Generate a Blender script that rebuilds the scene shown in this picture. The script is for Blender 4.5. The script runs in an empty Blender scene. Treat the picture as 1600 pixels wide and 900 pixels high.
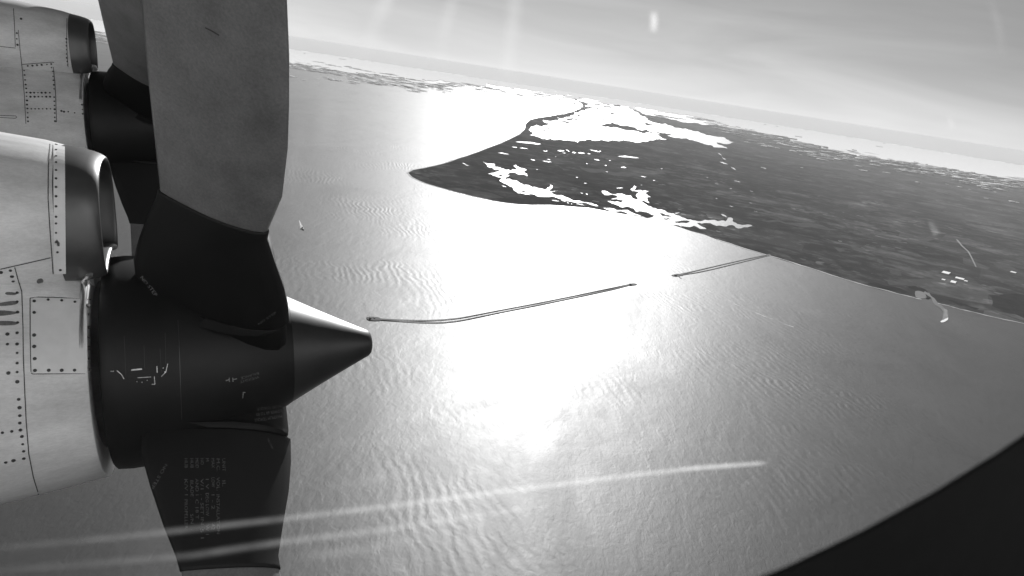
import bpy, bmesh, math, random
import numpy as np
from mathutils import Vector, Matrix
from mathutils.bvhtree import BVHTree
from mathutils.geometry import delaunay_2d_cdt
from mathutils import noise as mnoise
random.seed(7)
C = bpy.context.scene.collection
sc = bpy.context.scene
R = math.radians

# ---------------------------------------------------------------- camera
FPX = 1140.0                       # focal length in pixels of a 1600 wide frame
PITCH, ROLL = R(16.4), R(8.9)
ALT = 3800.0                       # metres above the water
fw = Vector((0, math.cos(PITCH), -math.sin(PITCH)))
rt = Vector((1, 0, 0))
dn = fw.cross(rt)
CX = rt*math.cos(ROLL) - dn*math.sin(ROLL)
CD = rt*math.sin(ROLL) + dn*math.cos(ROLL)
cam_d = bpy.data.cameras.new('camera'); cam = bpy.data.objects.new('camera', cam_d); C.objects.link(cam)
cam_d.sensor_width = 36; cam_d.lens = FPX/1600*36
cam_d.dof.use_dof = True; cam_d.dof.focus_distance = 60; cam_d.dof.aperture_fstop = 20
cam_d.clip_start = 0.01; cam_d.clip_end = 600000
cam.matrix_world = Matrix((CX, -CD, -fw)).transposed().to_4x4()
sc.camera = cam

# ---------------------------------------------------------------- world and sun
SUN_EL, SUN_AZ = R(23), R(2.5)
w = bpy.data.worlds.new('World'); sc.world = w; w.use_nodes = True
nt = w.node_tree; nt.nodes.clear()
sky = nt.nodes.new('ShaderNodeTexSky'); sky.sky_type = 'NISHITA'; sky.sun_disc = False
sky.sun_elevation = SUN_EL; sky.sun_rotation = SUN_AZ; sky.altitude = 3800
sky.air_density = 1.0; sky.dust_density = .3; sky.ozone_density = 1.0
bw = nt.nodes.new('ShaderNodeRGBToBW')
# thin cirrus veil that runs over the whole sky
tc = nt.nodes.new('ShaderNodeTexCoord')
mp = nt.nodes.new('ShaderNodeMapping'); mp.inputs['Scale'].default_value = (1.5, 1.5, 11)
ns = nt.nodes.new('ShaderNodeTexNoise'); ns.inputs['Scale'].default_value = 1.6; ns.inputs['Detail'].default_value = 6; ns.inputs['Distortion'].default_value = .6
mr = nt.nodes.new('ShaderNodeMapRange'); mr.inputs['From Min'].default_value = .35; mr.inputs['From Max'].default_value = .75
mr.inputs['To Min'].default_value = .92; mr.inputs['To Max'].default_value = 1.2
mu = nt.nodes.new('ShaderNodeMath'); mu.operation = 'MULTIPLY'
bg = nt.nodes.new('ShaderNodeBackground'); bg.inputs['Strength'].default_value = 0.040
ow = nt.nodes.new('ShaderNodeOutputWorld')
for a, b in ((sky.outputs[0], bw.inputs[0]), (tc.outputs['Generated'], mp.inputs[0]), (mp.outputs[0], ns.inputs['Vector']),
             (ns.outputs[0], mr.inputs['Value']), (bw.outputs[0], mu.inputs[0]), (mr.outputs[0], mu.inputs[1]),
             (mu.outputs[0], bg.inputs['Color']), (bg.outputs[0], ow.inputs[0])):
    nt.links.new(a, b)
sd = bpy.data.lights.new('sun', 'SUN'); sd.energy = 5.0; sd.angle = R(.5); sd.color = (1, 1, 1)
so = bpy.data.objects.new('sun', sd); C.objects.link(so)
so.rotation_euler = Vector((math.sin(SUN_AZ)*math.cos(SUN_EL), math.cos(SUN_AZ)*math.cos(SUN_EL), math.sin(SUN_EL))).to_track_quat('Z', 'Y').to_euler()
sc.view_settings.view_transform = 'Standard'; sc.view_settings.look = 'None'
sc.view_settings.gamma = 1; sc.view_settings.exposure = 0.66
sc.cycles.max_bounces = 8; sc.cycles.transparent_max_bounces = 16; sc.cycles.volume_bounces = 0
sc.cycles.caustics_reflective = False; sc.cycles.caustics_refractive = False

# ---------------------------------------------------------------- helpers
def ray(u, v):                     # direction in the world of a direction measured on the photograph
    return (CX*((u-800)/FPX) + CD*((v-450)/FPX) + fw).normalized()
RMAX = 232000.0
def ground(u, v, z=0.0):           # point of the ground at height z above the water
    d = ray(u, v); h = math.hypot(d.x, d.y)
    t = (ALT-z)/max(-d.z, 1e-6)
    if t*h > RMAX: t = RMAX/h
    return Vector((d.x*t, d.y*t, -ALT+z))
def obj(name, me, mat=None, parent=None):
    o = bpy.data.objects.new(name, me); C.objects.link(o)
    if mat: me.materials.append(mat)
    if parent: o.parent = parent
    return o
def tag(o, label=None, cat=None, group=None, kind=None):
    if label: o['label'] = label
    if cat: o['category'] = cat
    if group: o['group'] = group
    if kind: o['kind'] = kind
    return o
def mesh(name, vs, fs, smooth=False):
    me = bpy.data.meshes.new(name); me.from_pydata([tuple(v) for v in vs], [], fs); me.update()
    if smooth: me.polygons.foreach_set('use_smooth', [True]*len(me.polygons))
    return me
def from_bm(name, bm, smooth=False):
    me = bpy.data.meshes.new(name); bm.to_mesh(me); bm.free()
    if smooth: me.polygons.foreach_set('use_smooth', [True]*len(me.polygons))
    return me
def empty(name, loc=(0, 0, 0), mat=None):
    o = bpy.data.objects.new(name, None); C.objects.link(o)
    if mat is not None: o.matrix_world = mat
    else: o.location = loc
    return o

def material(name, base=.5, rough=.5, metal=0.0, var=0.0, vscale=5.0, bump=0.0, bscale=40.0, spec=.5, stretch=None, bdist=.01, detail=6, speck=0.0):
    m = bpy.data.materials.new(name); m.use_nodes = True
    t = m.node_tree; b = t.nodes['Principled BSDF']
    b.inputs['Base Color'].default_value = (base, base, base, 1)
    b.inputs['Roughness'].default_value = rough; b.inputs['Metallic'].default_value = metal
    b.inputs['Specular IOR Level'].default_value = spec
    co = t.nodes.new('ShaderNodeTexCoord'); src = co.outputs['Object']
    if stretch:
        mm = t.nodes.new('ShaderNodeMapping'); mm.inputs['Scale'].default_value = stretch
        t.links.new(src, mm.inputs[0]); src = mm.outputs[0]
    if var:
        n = t.nodes.new('ShaderNodeTexNoise'); n.inputs['Scale'].default_value = vscale; n.inputs['Detail'].default_value = detail
        n.inputs['Roughness'].default_value = .6
        r_ = t.nodes.new('ShaderNodeMapRange'); r_.inputs['From Min'].default_value = .3; r_.inputs['From Max'].default_value = .7
        r_.inputs['To Min'].default_value = base*(1-var); r_.inputs['To Max'].default_value = base*(1+var)
        t.links.new(src, n.inputs['Vector']); t.links.new(n.outputs[0], r_.inputs['Value']); out = r_.outputs[0]
        if speck:                # fine grime, scuffs and chips
            f_ = t.nodes.new('ShaderNodeTexNoise'); f_.inputs['Scale'].default_value = vscale*26; f_.inputs['Detail'].default_value = 5; f_.inputs['Roughness'].default_value = .75
            q_ = t.nodes.new('ShaderNodeMapRange'); q_.inputs['From Min'].default_value = .35; q_.inputs['From Max'].default_value = .7; q_.inputs['To Min'].default_value = 1-speck; q_.inputs['To Max'].default_value = 1+speck
            m_ = t.nodes.new('ShaderNodeMath'); m_.operation = 'MULTIPLY'
            t.links.new(src, f_.inputs['Vector']); t.links.new(f_.outputs[0], q_.inputs['Value']); t.links.new(out, m_.inputs[0]); t.links.new(q_.outputs[0], m_.inputs[1]); out = m_.outputs[0]
        t.links.new(out, b.inputs['Base Color'])
    if bump:
        n2 = t.nodes.new('ShaderNodeTexNoise'); n2.inputs['Scale'].default_value = bscale; n2.inputs['Detail'].default_value = 4
        bp = t.nodes.new('ShaderNodeBump'); bp.inputs['Strength'].default_value = bump; bp.inputs['Distance'].default_value = bdist
        t.links.new(src, n2.inputs['Vector']); t.links.new(n2.outputs[0], bp.inputs['Height']); t.links.new(bp.outputs[0], b.inputs['Normal'])
    return m

M_paint = material('grey_paint', .62, .42, var=.26, vscale=4, stretch=(.5, 1.6, 1.6), bump=.16, bscale=7, bdist=.015, detail=9, speck=.10)
M_plate = material('plate_paint', .64, .40, var=.08, vscale=14)
M_strip = material('strip_paint', .66, .38, var=.08, vscale=20)
M_lip = material('black_gloss_lip', .035, .38, spec=1.0, var=.2, vscale=16, bump=.06, bscale=14)
M_seam = material('seam_dark', .03, .7)
M_screw = material('screw_dark', .035, .6)
M_stain = material('oil_stain', .12, .5, var=.4, vscale=60)
M_black = material('spinner_black', .006, .5, spec=.3, var=.3, vscale=9, bump=.05, bscale=14)
M_nose = material('nose_cone_lit_black', .02, .42, var=.25, vscale=9, bump=.05, bscale=14)  # lighter than the spinner: sea light on the cone put into its colour
M_boot = material('rubber_boot', .004, .6, spec=.3, var=.35, vscale=7)
M_blade = material('blade_paint', .135, .42, var=.3, vscale=5, bump=.08, bscale=50, detail=12, speck=.22)
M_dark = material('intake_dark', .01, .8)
M_bright = material('bare_metal', .7, .3, metal=1, var=.2, vscale=40)
M_print = material('print_white', .22, .6, var=.5, vscale=120)
M_print2 = material('print_faint', .075, .6, var=.5, vscale=120)
M_skin = material('fuselage_paint', .72, .4, var=.04, vscale=3)
M_trim = material('window_trim', .022, .6, var=.35, vscale=14, bump=.1, bscale=30)

# ================================================================ GROUND
def sea_material():
    m = bpy.data.materials.new('sea_water'); m.use_nodes = True; t = m.node_tree; b = t.nodes['Principled BSDF']
    b.inputs['Base Color'].default_value = (.035, .035, .035, 1); b.inputs['IOR'].default_value = 1.33
    co = t.nodes.new('ShaderNodeTexCoord')
    def noise(scale, detail, dist=0, st=None, rot=0):
        mm = t.nodes.new('ShaderNodeMapping'); mm.inputs['Scale'].default_value = st or (1, 1, 1); mm.inputs['Rotation'].default_value = (0, 0, rot)
        n = t.nodes.new('ShaderNodeTexNoise'); n.inputs['Scale'].default_value = scale; n.inputs['Detail'].default_value = detail; n.inputs['Distortion'].default_value = dist
        t.links.new(co.outputs['Object'], mm.inputs[0]); t.links.new(mm.outputs[0], n.inputs['Vector']); return n
    big = noise(1/2600, 12, 1.2, (1, .6, 1), .5)
    rr = t.nodes.new('ShaderNodeMapRange'); rr.inputs['From Min'].default_value = .3; rr.inputs['From Max'].default_value = .7
    rr.inputs['To Min'].default_value = .47; rr.inputs['To Max'].default_value = .60; b.inputs['Specular IOR Level'].default_value = .4; big.inputs['Roughness'].default_value = .72
    t.links.new(big.outputs[0], rr.inputs['Value']); t.links.new(rr.outputs[0], b.inputs['Roughness'])
    prev = None
    for sc_, det, dist, st, rot, amp in ((1/1100, 3, 1.5, (1, .5, 1), .4, 8), (1/240, 4, 1.2, (1, .45, 1), .75, 3.8), (1/70, 3, .8, (1, .6, 1), 1.5, 2.7), (1/24, 2, .5, (1, .5, 1), 2.2, .9)):
        n = noise(sc_, det, dist, st, rot)
        bp = t.nodes.new('ShaderNodeBump'); bp.inputs['Strength'].default_value = .8; bp.inputs['Distance'].default_value = amp
        t.links.new(n.outputs[0], bp.inputs['Height'])
        if prev: t.links.new(prev.outputs[0], bp.inputs['Normal'])
        prev = bp
    # long swell trains that come and go in patches
    mm = t.nodes.new('ShaderNodeMapping'); mm.inputs['Rotation'].default_value = (0, 0, -.35)
    wv = t.nodes.new('ShaderNodeTexWave'); wv.inputs['Scale'].default_value = .314/125; wv.inputs['Distortion'].default_value = 14; wv.inputs['Detail'].default_value = 4; wv.inputs['Detail Scale'].default_value = .5
    ms = noise(1/3200, 3); mk = t.nodes.new('ShaderNodeMapRange'); mk.inputs['From Min'].default_value = .46; mk.inputs['From Max'].default_value = .68
    ml = t.nodes.new('ShaderNodeMath'); ml.operation = 'MULTIPLY'; bp = t.nodes.new('ShaderNodeBump'); bp.inputs['Strength'].default_value = .8; bp.inputs['Distance'].default_value = 3.2
    t.links.new(co.outputs['Object'], mm.inputs[0]); t.links.new(mm.outputs[0], wv.inputs['Vector']); t.links.new(ms.outputs[0], mk.inputs['Value'])
    t.links.new(wv.outputs['Fac'], ml.inputs[0]); t.links.new(mk.outputs[0], ml.inputs[1]); t.links.new(ml.outputs[0], bp.inputs['Height']); t.links.new(prev.outputs[0], bp.inputs['Normal'])
    t.links.new(bp.outputs[0], b.inputs['Normal'])
    return m
M_sea = sea_material()
def land_material():
    m = bpy.data.materials.new('land'); m.use_nodes = True; t = m.node_tree; b = t.nodes['Principled BSDF']
    b.inputs['Roughness'].default_value = 1; b.inputs['Specular IOR Level'].default_value = 0
    co = t.nodes.new('ShaderNodeTexCoord')
    def noise(scale, det, rough=.55):
        n = t.nodes.new('ShaderNodeTexNoise'); n.inputs['Scale'].default_value = scale; n.inputs['Detail'].default_value = det; n.inputs['Roughness'].default_value = rough
        t.links.new(co.outputs['Object'], n.inputs['Vector']); return n
    def mrange(src, a, b_, c, d):
        r_ = t.nodes.new('ShaderNodeMapRange'); r_.inputs['From Min'].default_value = a; r_.inputs['From Max'].default_value = b_
        r_.inputs['To Min'].default_value = c; r_.inputs['To Max'].default_value = d; t.links.new(src, r_.inputs['Value']); return r_.outputs[0]
    def add(a, b_):
        n = t.nodes.new('ShaderNodeMath'); n.operation = 'ADD'; t.links.new(a, n.inputs[0]); t.links.new(b_, n.inputs[1]); return n.outputs[0]
    def mul(a, b_):
        n = t.nodes.new('ShaderNodeMath'); n.operation = 'MULTIPLY'; t.links.new(a, n.inputs[0]); t.links.new(b_, n.inputs[1]); return n.outputs[0]
    woods = mrange(noise(1/5200, 5).outputs[0], .35, .65, .012, .028)
    fields = mrange(noise(1/1500, 6, .65).outputs[0], .56, .66, 0, .05)
    vo = t.nodes.new('ShaderNodeTexVoronoi'); vo.inputs['Scale'].default_value = 1/620; t.links.new(co.outputs['Object'], vo.inputs['Vector'])
    plots = mrange(vo.outputs['Color'], .55, .95, 0, .08)
    town = mrange(noise(1/3800, 4).outputs[0], .5, .62, 0, 1)
    v2 = t.nodes.new('ShaderNodeTexVoronoi'); v2.inputs['Scale'].default_value = 1/170; t.links.new(co.outputs['Object'], v2.inputs['Vector'])
    roofs = mul(mrange(v2.outputs['Color'], .8, 1, 0, .22), town)
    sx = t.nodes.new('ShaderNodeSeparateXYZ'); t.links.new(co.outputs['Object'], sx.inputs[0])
    west_ramp = mrange(sx.outputs['X'], 4000, 26000, 0, 1)          # ramp that lightens the land tone westwards
    fine = mrange(noise(1/650, 8, .7).outputs[0], .5, .72, 0, .08)
    patch = mrange(noise(1/7000, 3).outputs[0], .4, .6, .35, 1)
    west_tone = mul(mrange(noise(1/2400, 8, .7).outputs[0], .3, .7, .012, .085), west_ramp)
    v3 = t.nodes.new('ShaderNodeTexVoronoi'); v3.inputs['Scale'].default_value = 1/1500; t.links.new(co.outputs['Object'], v3.inputs['Vector'])
    big_f = mul(mrange(v3.outputs['Color'], .6, .95, 0, .055), patch)
    t.links.new(add(add(add(add(woods, big_f), fields), mul(fine, patch)), add(add(mul(plots, town), roofs), west_tone)), b.inputs['Base Color'])
    return m
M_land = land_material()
M_sand = material('beach_sand', .42, .9, var=.3, vscale=1/500)
M_marsh = material('marsh', .04, .95, spec=0, var=.4, vscale=1/900)

# --- sea: one round sheet that reaches the horizon
bm = bmesh.new()
cen = bm.verts.new((0, 0, 0)); N = 256
rings = [400, 1500, 5000, 15000, 40000, 100000, 240000]; pr = None
for q in rings:
    cur = [bm.verts.new((q*math.cos(2*math.pi*i/N), q*math.sin(2*math.pi*i/N), 0)) for i in range(N)]
    for i in range(N):
        j = (i+1) % N
        if pr is None: bm.faces.new((cen, cur[i], cur[j]))
        else: bm.faces.new((pr[i], cur[i], cur[j], pr[j]))
    pr = cur
sea = obj('sea', from_bm('sea', bm), M_sea); sea.location = (0, 0, -ALT); tag(sea, kind='structure', label='sunlit sea with a broad glitter path')

def wiggle(pts, amp=.16, levels=2, closed=True):
    rnd = random.Random(len(pts)*13+int(pts[0][0]))
    for _ in range(levels):
        out = []
        n = len(pts)
        for i in range(n if closed else n-1):
            a, b = pts[i], pts[(i+1) % n]
            L = math.hypot(b[0]-a[0], b[1]-a[1])
            out.append(a)
            if L > 1.2:
                k = rnd.uniform(-amp, amp)*L; nx, ny = -(b[1]-a[1])/L, (b[0]-a[0])/L
                out.append(((a[0]+b[0])/2+nx*k*1.6, (a[1]+b[1])/2+ny*k*.6))
        if not closed: out.append(pts[-1])
        pts = out
    return pts
def sheet(name, pts, z, mat, parent=None, thick=0):
    P = [ground(u, v, z) for u, v in pts]
    n_ = len(pts)
    vv, ee, ff, ov, oe, of_ = delaunay_2d_cdt([Vector(p) for p in pts], [(i, (i+1) % n_) for i in range(n_)], [], 2, 1e-5)
    P = [ground(v.x, v.y, z) for v in vv]; F = []
    for f in ff:
        f = list(f); cu_, cv_ = sum(vv[i].x for i in f)/len(f), sum(vv[i].y for i in f)/len(f)
        ins = False
        for i in range(n_):              # even-odd test of the triangle's centre
            (x1, y1), (x2, y2) = pts[i], pts[(i+1) % n_]
            if (y1 > cv_) != (y2 > cv_) and cu_ < (x2-x1)*(cv_-y1)/(y2-y1)+x1: ins = not ins
        if not ins: continue
        a, b, c = P[f[0]], P[f[1]], P[f[2]]
        F.append(f if (b-a).cross(c-a).z > 0 else f[::-1])
    return obj(name, mesh(name, P, F), mat, parent)

coast_ocean = [(872,147.5),(882,150.5),(893,154),(904,158.5),(910,163),(911,166.5),(906,170),(895,174.5),(880,178.5),(860,181.5),(842,184),(829,187),(822,193),(820.5,201),(812,209.5),(796,217.5),(771,228),(745,238),(720,246),(690,256),(662,262.5),(644,265.5),(636.5,270),(643,276.5),(660,284.5),(680,291),(710,299.5),(740,307),(770,313.5),(800,318),(830,320),(860,320),(900,323),(940,328),(980,335),(1020,343)]
coast_bay = [(1035,346.5),(1048,350.5),(1080,361),(1120,374),(1160,387),(1200,398.7),(1250,414),(1300,430),(1350,445),(1400,458),(1427,464.5),(1440,468)]
coast_east = [(1462,473),(1480,477),(1500,483),(1540,492.5),(1600,505.5),(1700,530),(1900,585)]
inlet_pts = [(1446,462),(1455,466)]
land_pts = wiggle(coast_ocean+coast_bay, .05, 1, False) + inlet_pts + wiggle(coast_east, .03, 1, False) + [(2300,640),(2600,560),(2200,380),(1900,320),(1700,287),(1600,271.5),(1400,240),(1200,208.5),(1100,193),(1050,181),(1000,171),(950,160),(915,155),(905,152),(890,149.5)]
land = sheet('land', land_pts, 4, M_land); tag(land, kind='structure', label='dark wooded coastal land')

def strip_along(name, pts, w_px, z, mat, parent=None, z2=None):
    a = [ground(u, v, z) for u, v in pts]
    vs, fs = [], []
    for i, p in enumerate(a):
        q = a[max(i-1, 0)]; r_ = a[min(i+1, len(a)-1)]
        d = (r_-q); d.z = 0; d.normalize(); n = Vector((d.y, -d.x, 0))
        wd = w_px(i) if callable(w_px) else w_px
        vs += [p+n*wd/2, p-n*wd/2]
        if i: fs.append((2*i-2, 2*i, 2*i+1, 2*i-1))
    return obj(name, mesh(name, vs, fs), mat, parent)
b1 = strip_along('beach', wiggle(coast_bay[3:], .03, 2, False), lambda i: 62+22*math.sin(i*1.7), 5.5, M_sand); tag(b1, kind='structure', label='pale beach west of the inlet')
b2 = strip_along('beach', wiggle(coast_east, .03, 2, False), lambda i: 54+20*math.sin(i*2.3), 5.5, M_sand); tag(b2, kind='structure', label='pale beach at the right edge')
M_sand2 = material('damp_sand', .3, .9, var=.3, vscale=1/300)
b3 = strip_along('beach', wiggle(coast_ocean[13:30], .03, 2, False), lambda i: 60, 5.5, M_sand2); tag(b3, kind='structure', label='grey beach round the cape')

# --- inland waters
broad_bay = [(754.6,251.3),(772.6,255.8),(773.8,258.6),(769,260.8),(783.9,263),(789.5,265.3),(799.6,267),(799.6,264.8),(809.8,264.2),(802.4,259.1),(806.4,257.4),(816.5,263),(822.7,265.3),(818.8,267.6),(823.8,271.5),(823.8,275.4),(812,272.6),(800.8,269.5),(796,269.8),(790.6,273.2),(796.2,273.8),(791.2,276.6),(790,280),(803,281.6),(813,286),(825.5,289),(839,293.4),(851.4,296.3),(861,291.2),(859.3,288.4),(863.8,291.2),(859.3,295.7),(858,298),(872.8,298),(859.3,299.6),(872.8,305.3),(889.6,309.8),(906.5,313.7),(920,317),(934.7,322),(920,318.6),(908.8,317.3),(886,313.9),(872.8,309.8),(852.5,307.5),(835.6,304),(822,300.8),(828.9,305.3),(818.8,303),(803,297.4),(794,289.5),(781.6,283.3),(780.5,281.6),(785,278.8),(777,276.6),(769.2,273.8),(762.5,271.5),(772.6,269.8),(782.8,266.4),(769.2,262),(761.4,260.3),(760.3,256.9)]
lynnhaven = [(940.4,298.2),(957.4,303.6),(972.2,302.5),(995.6,312),(993.5,305.7),(999.9,299.3),(985,296),(991.4,289.7),(994.6,291.9),(991.4,297.2),(1004,298.2),(1013.7,298.4),(1008.4,302.5),(1016.9,307.8),(1010.5,308.9),(1014.7,317.4),(1002,313),(1012.6,321.6),(1027.5,327),(1048.7,333.3),(1065.7,330),(1053,334.4),(1070,340.7),(1087,344.6),(1101.9,343.3),(1121,345.6),(1133.7,346),(1138,340.7),(1126.3,334.4),(1142,339.7),(1146.5,347),(1159.2,351.4),(1176,352.9),(1158.2,356.7),(1144.4,351.6),(1125,352.4),(1104,348.4),(1089,348.4),(1104,357.7),(1084.9,352.6),(1057.2,351.6),(1038,348),(1019,341.8),(989,335.6),(963.8,330.2),(942.5,324.8),(963.8,328.4),(993.5,334.4),(1019,339.7),(1022,336.5),(1006,331),(995.6,331),(991.4,327),(980.7,322.7),(970,323.7),(963.8,320.6),(948.9,314.2),(970,316.3),(974.4,313),(951,310),(965.9,307.8),(944.6,304.6)]
back_bay = [(828,211),(833,208),(826,203),(829,198),(838,195),(848,197),(856,195),(862,193.5),(848,187.5),(864,188.8),(877,185.5),(870,184),(890,183),(900,179.5),(897,176.5),(905,175),(914,172),(925,169.5),(915,166.5),(914,164.8),(925,162.8),(940,163.2),(960,164),(985,168.5),(990,172),(997,176),(1005,182),(1012,187.5),(1030,193),(1048,196.5),(1062,200),(1080,203.5),(1100,209),(1120,213.5),(1135,217.5),(1148,222),(1141,224.5),(1120,222.5),(1130,228),(1137,232.5),(1122,230.5),(1110,226.5),(1098,224),(1083,219),(1070,216),(1050,214),(1022,209),(1042,217.5),(1028,217.5),(1015,219),(1002,222),(985,220.5),(962,219.5),(940,218.2),(922,217.3),(905,220),(902,222.5),(893,220),(880,219),(860,216.5),(848,217),(838,213)]
waters = []
for nm, pts, lab in (('bay', broad_bay, 'shining inland bay close behind the cape'), ('bay', lynnhaven, 'shining branching river mouth beside the beach'), ('bay', back_bay, 'wide shining back bay behind the long sand spit')):
    o = sheet(nm, wiggle(pts, .2, 2), 6.5, M_sea); tag(o, label=lab, kind='structure'); waters.append(o)
o = sheet('inlet', [(1030,345),(1034,343.5),(1046,346.5),(1049,351.5),(1038,349.5)], 6.9, M_sea); tag(o, label='narrow inlet joining the river mouth to the sea', kind='structure')
far_sound = [(884,149.6),(905,153.2),(925,156),(950,160.5),(975,165),(1000,168.8),(1030,174),(1062,181.5),(1100,188),(1130,196),(1108,194.5),(1085,191.5),(1062,189.5),(1040,185.5),(1020,180.5),(1000,174.5),(985,170.2),(960,166),(940,162.2),(922,160.8),(935,163),(918,161),(910,158.8),(900,154)]
o = sheet('sound', wiggle(far_sound, .12, 2), 6.5, M_sea); tag(o, label='far shining sound near the horizon', kind='structure')
# islands inside the waters
isl = [[(933,196),(948,193),(965,193.8),(985,197.5),(1010,202.5),(1035,208),(1050,211),(1034,210.5),(1012,206.5),(1000,206.8),(985,203.5),(968,200.5),(950,198)],
       [(838,203.6),(850,202.6),(866,203),(880,205),(872,206.2),(855,204.8)],
       [(1004,193.5),(1018,193),(1028,196),(1012,196.5)],
       [(905,216.5),(912,214),(925,216)], [(880,186.5),(892,184.5),(903,187.5),(890,188)], [(868,190.3),(880,189),(892,191),(878,191.6)], [(838,196.8),(852,196),(846,198.3)],
       [(926,172.4),(940,173.6),(962,178),(968,179.6),(948,176)], [(930,183.5),(942,185),(958,188.5),(944,187.6)],
       [(779,273.5),(784,273),(787,275),(783,275.4)], [(812,297.2),(818,298.2),(824,300.4),(817,300)],
       [(1030,332.5),(1040,335.8),(1049,337.6),(1044,338.4),(1034,336.8)], [(1033,341),(1044,340.6),(1048,342.4),(1040,343)], [(1055,346),(1066,344.6),(1078,346.4),(1066,348),(1056,348)]]
for k in range(70):
    u = random.uniform(835, 1030); v = random.uniform(168, 216); L = random.uniform(2, 13); h = random.uniform(.25, .8)
    isl.append([(u, v), (u+L*.4, v-h*.5+L*.05), (u+L, v+L*.16), (u+L*.6, v+h+L*.11)])
for q in isl:
    o = sheet('marsh_island', wiggle(q, .2, 2), 8.5, M_marsh); tag(o, kind='structure')
# narrow ponds
ponds = [(806,221.5,845,225,3),(800,229.3,808,230.6,1.4),(812,231,825,232.4,1.6),(871,235.4,882,235.8,1.8),(884,233.4,890,236.8,1.6),(894,238,900,239,1.8),(903,238.7,914,239.6,1.8),(918,240,923,240.6,1.3),(922,234,937,237.6,1.5),(935,237,939,236,1.5),(966,243.8,998,246.6,2.6),(928,248.6,937,250.6,1.6),(829,249,836,250.6,1.4),(848,251.5,862,253.4,1.6),(970,261.2,979,262,1.8),(1001,275.4,1010,276.8,1.6),(945,258.3,948,258.7,1.3),(778,238.6,795,241,1.5),(722,254.6,728,256.8,1.6),(726,257,733,259.3,1.4),(784,290,791,292.2,1.4),(862,312.6,874,314.6,1.3),(900,318,913,320.6,1.2),(886.5,315.7,888.5,318.6,1.8),(892.5,317.6,894,319.6,1.5),(915,302.6,919,304,1.3),(907,301,911,302.6,1.2),(963,294,974,293.6,1.6),(1118,309.6,1121,310.4,1.2),(1147,282.2,1158,284.6,1.6),(1192,262.6,1197,263.4,1.8),(1346,316,1356,318,1.8),(1253,262.3,1256,262.6,1.2),(1122,239,1128,243,2),(1128,246,1134,250,2.2),(1124,253,1138,256.5,2),(1142,261,1150,265.5,2),(1060,352,1066,354.4,1.1),(1018,343,1030,345,1.0)]
for k in range(45):
    u = random.uniform(800, 1550); v0 = 225+.16*(u-800); v = v0+abs(random.gauss(0, 1))*38
    if v > 320+.29*(u-800)-8: continue
    L = random.uniform(1.5, 7); ponds.append((u, v, u+L, v+L*random.uniform(.05, .3), random.uniform(.5, 1.1)))
bm = bmesh.new()
for (u0, v0, u1, v1, h) in ponds:
    n = 7; top, bot = [], []
    for i in range(n):
        s = i/(n-1); e = h*.42*math.sin(math.pi*(.04+.92*s))*random.uniform(.5, 1.3)
        u, v = u0+(u1-u0)*s, v0+(v1-v0)*s+random.uniform(-.15, .15)*h
        top.append(bm.verts.new(ground(u, v-e, 7))); bot.append(bm.verts.new(ground(u, v+e*.8, 7)))
    for i in range(n-1): bm.faces.new((bot[i], bot[i+1], top[i+1], top[i]))
o = obj('ponds', from_bm('ponds', bm), M_sea); tag(o, kind='structure', label='small glinting ponds scattered over the dark land')

# --- harbour inlet at the right, shoal water and sand pits
M_turbid = material('turbid_water', .16, .5, var=.35, vscale=1/400)
M_turbid2 = material('turbid_channel', .085, .5, var=.3, vscale=1/400)
M_white = material('white_sand', .8, .9, var=.12, vscale=1/100)
M_wood2 = material('dark_woods', .024, .95, spec=0, var=.3, vscale=1/300)
for pts, z, mt, lab in (([(1445,455),(1452,458),(1460,466),(1466,474),(1475,481),(1481,485),(1482,497),(1478,501),(1470,503.5),(1473,497),(1474,487),(1470,482),(1461,476),(1456,467),(1450,462),(1443,457)], 6.2, M_turbid2, 'pale channel running out of the harbour mouth'),
                        ([(1474,482),(1480,484),(1482,496),(1478,501),(1471,503),(1469,502.6),(1473,498),(1475.5,490)], 7.2, M_turbid, 'cloudy plume at the harbour mouth'),
                        ([(1472,500.4),(1477,498),(1481.5,496),(1481.5,499),(1477,502.4),(1471,503.8),(1469,502.4)], 8.2, M_white, 'white breaking shoal off the harbour mouth'),
                        ([(1430,455),(1437,454.6),(1444,457),(1447,462),(1446,466),(1438,467),(1431,464)], 6.4, M_turbid2, 'round pale basin beside the beach')):
    tag(sheet('shoal', wiggle(pts, .1, 1), z, mt), label=lab, kind='structure')
for pts in ([(1417,447.5),(1424,446),(1434,446.6),(1444,451),(1451,459),(1454,466),(1450,468),(1446,466.6),(1449,463),(1444,457),(1436,453.4),(1424,452)],
            [(1356,442),(1370,441),(1390,447),(1410,452),(1418,456),(1414,458.6),(1395,454),(1370,447.6)],
            [(1545,461),(1575,459),(1620,462),(1650,478),(1640,500),(1600,497),(1570,488),(1550,478)],
            [(1478,468),(1500,473),(1530,482),(1524,484),(1500,478)]):
    tag(sheet('woodland', wiggle(pts, .12, 2), 5.2, M_wood2), kind='structure')
M_field = material('pale_field', .075, .95, spec=0, var=.25, vscale=1/300)
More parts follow.
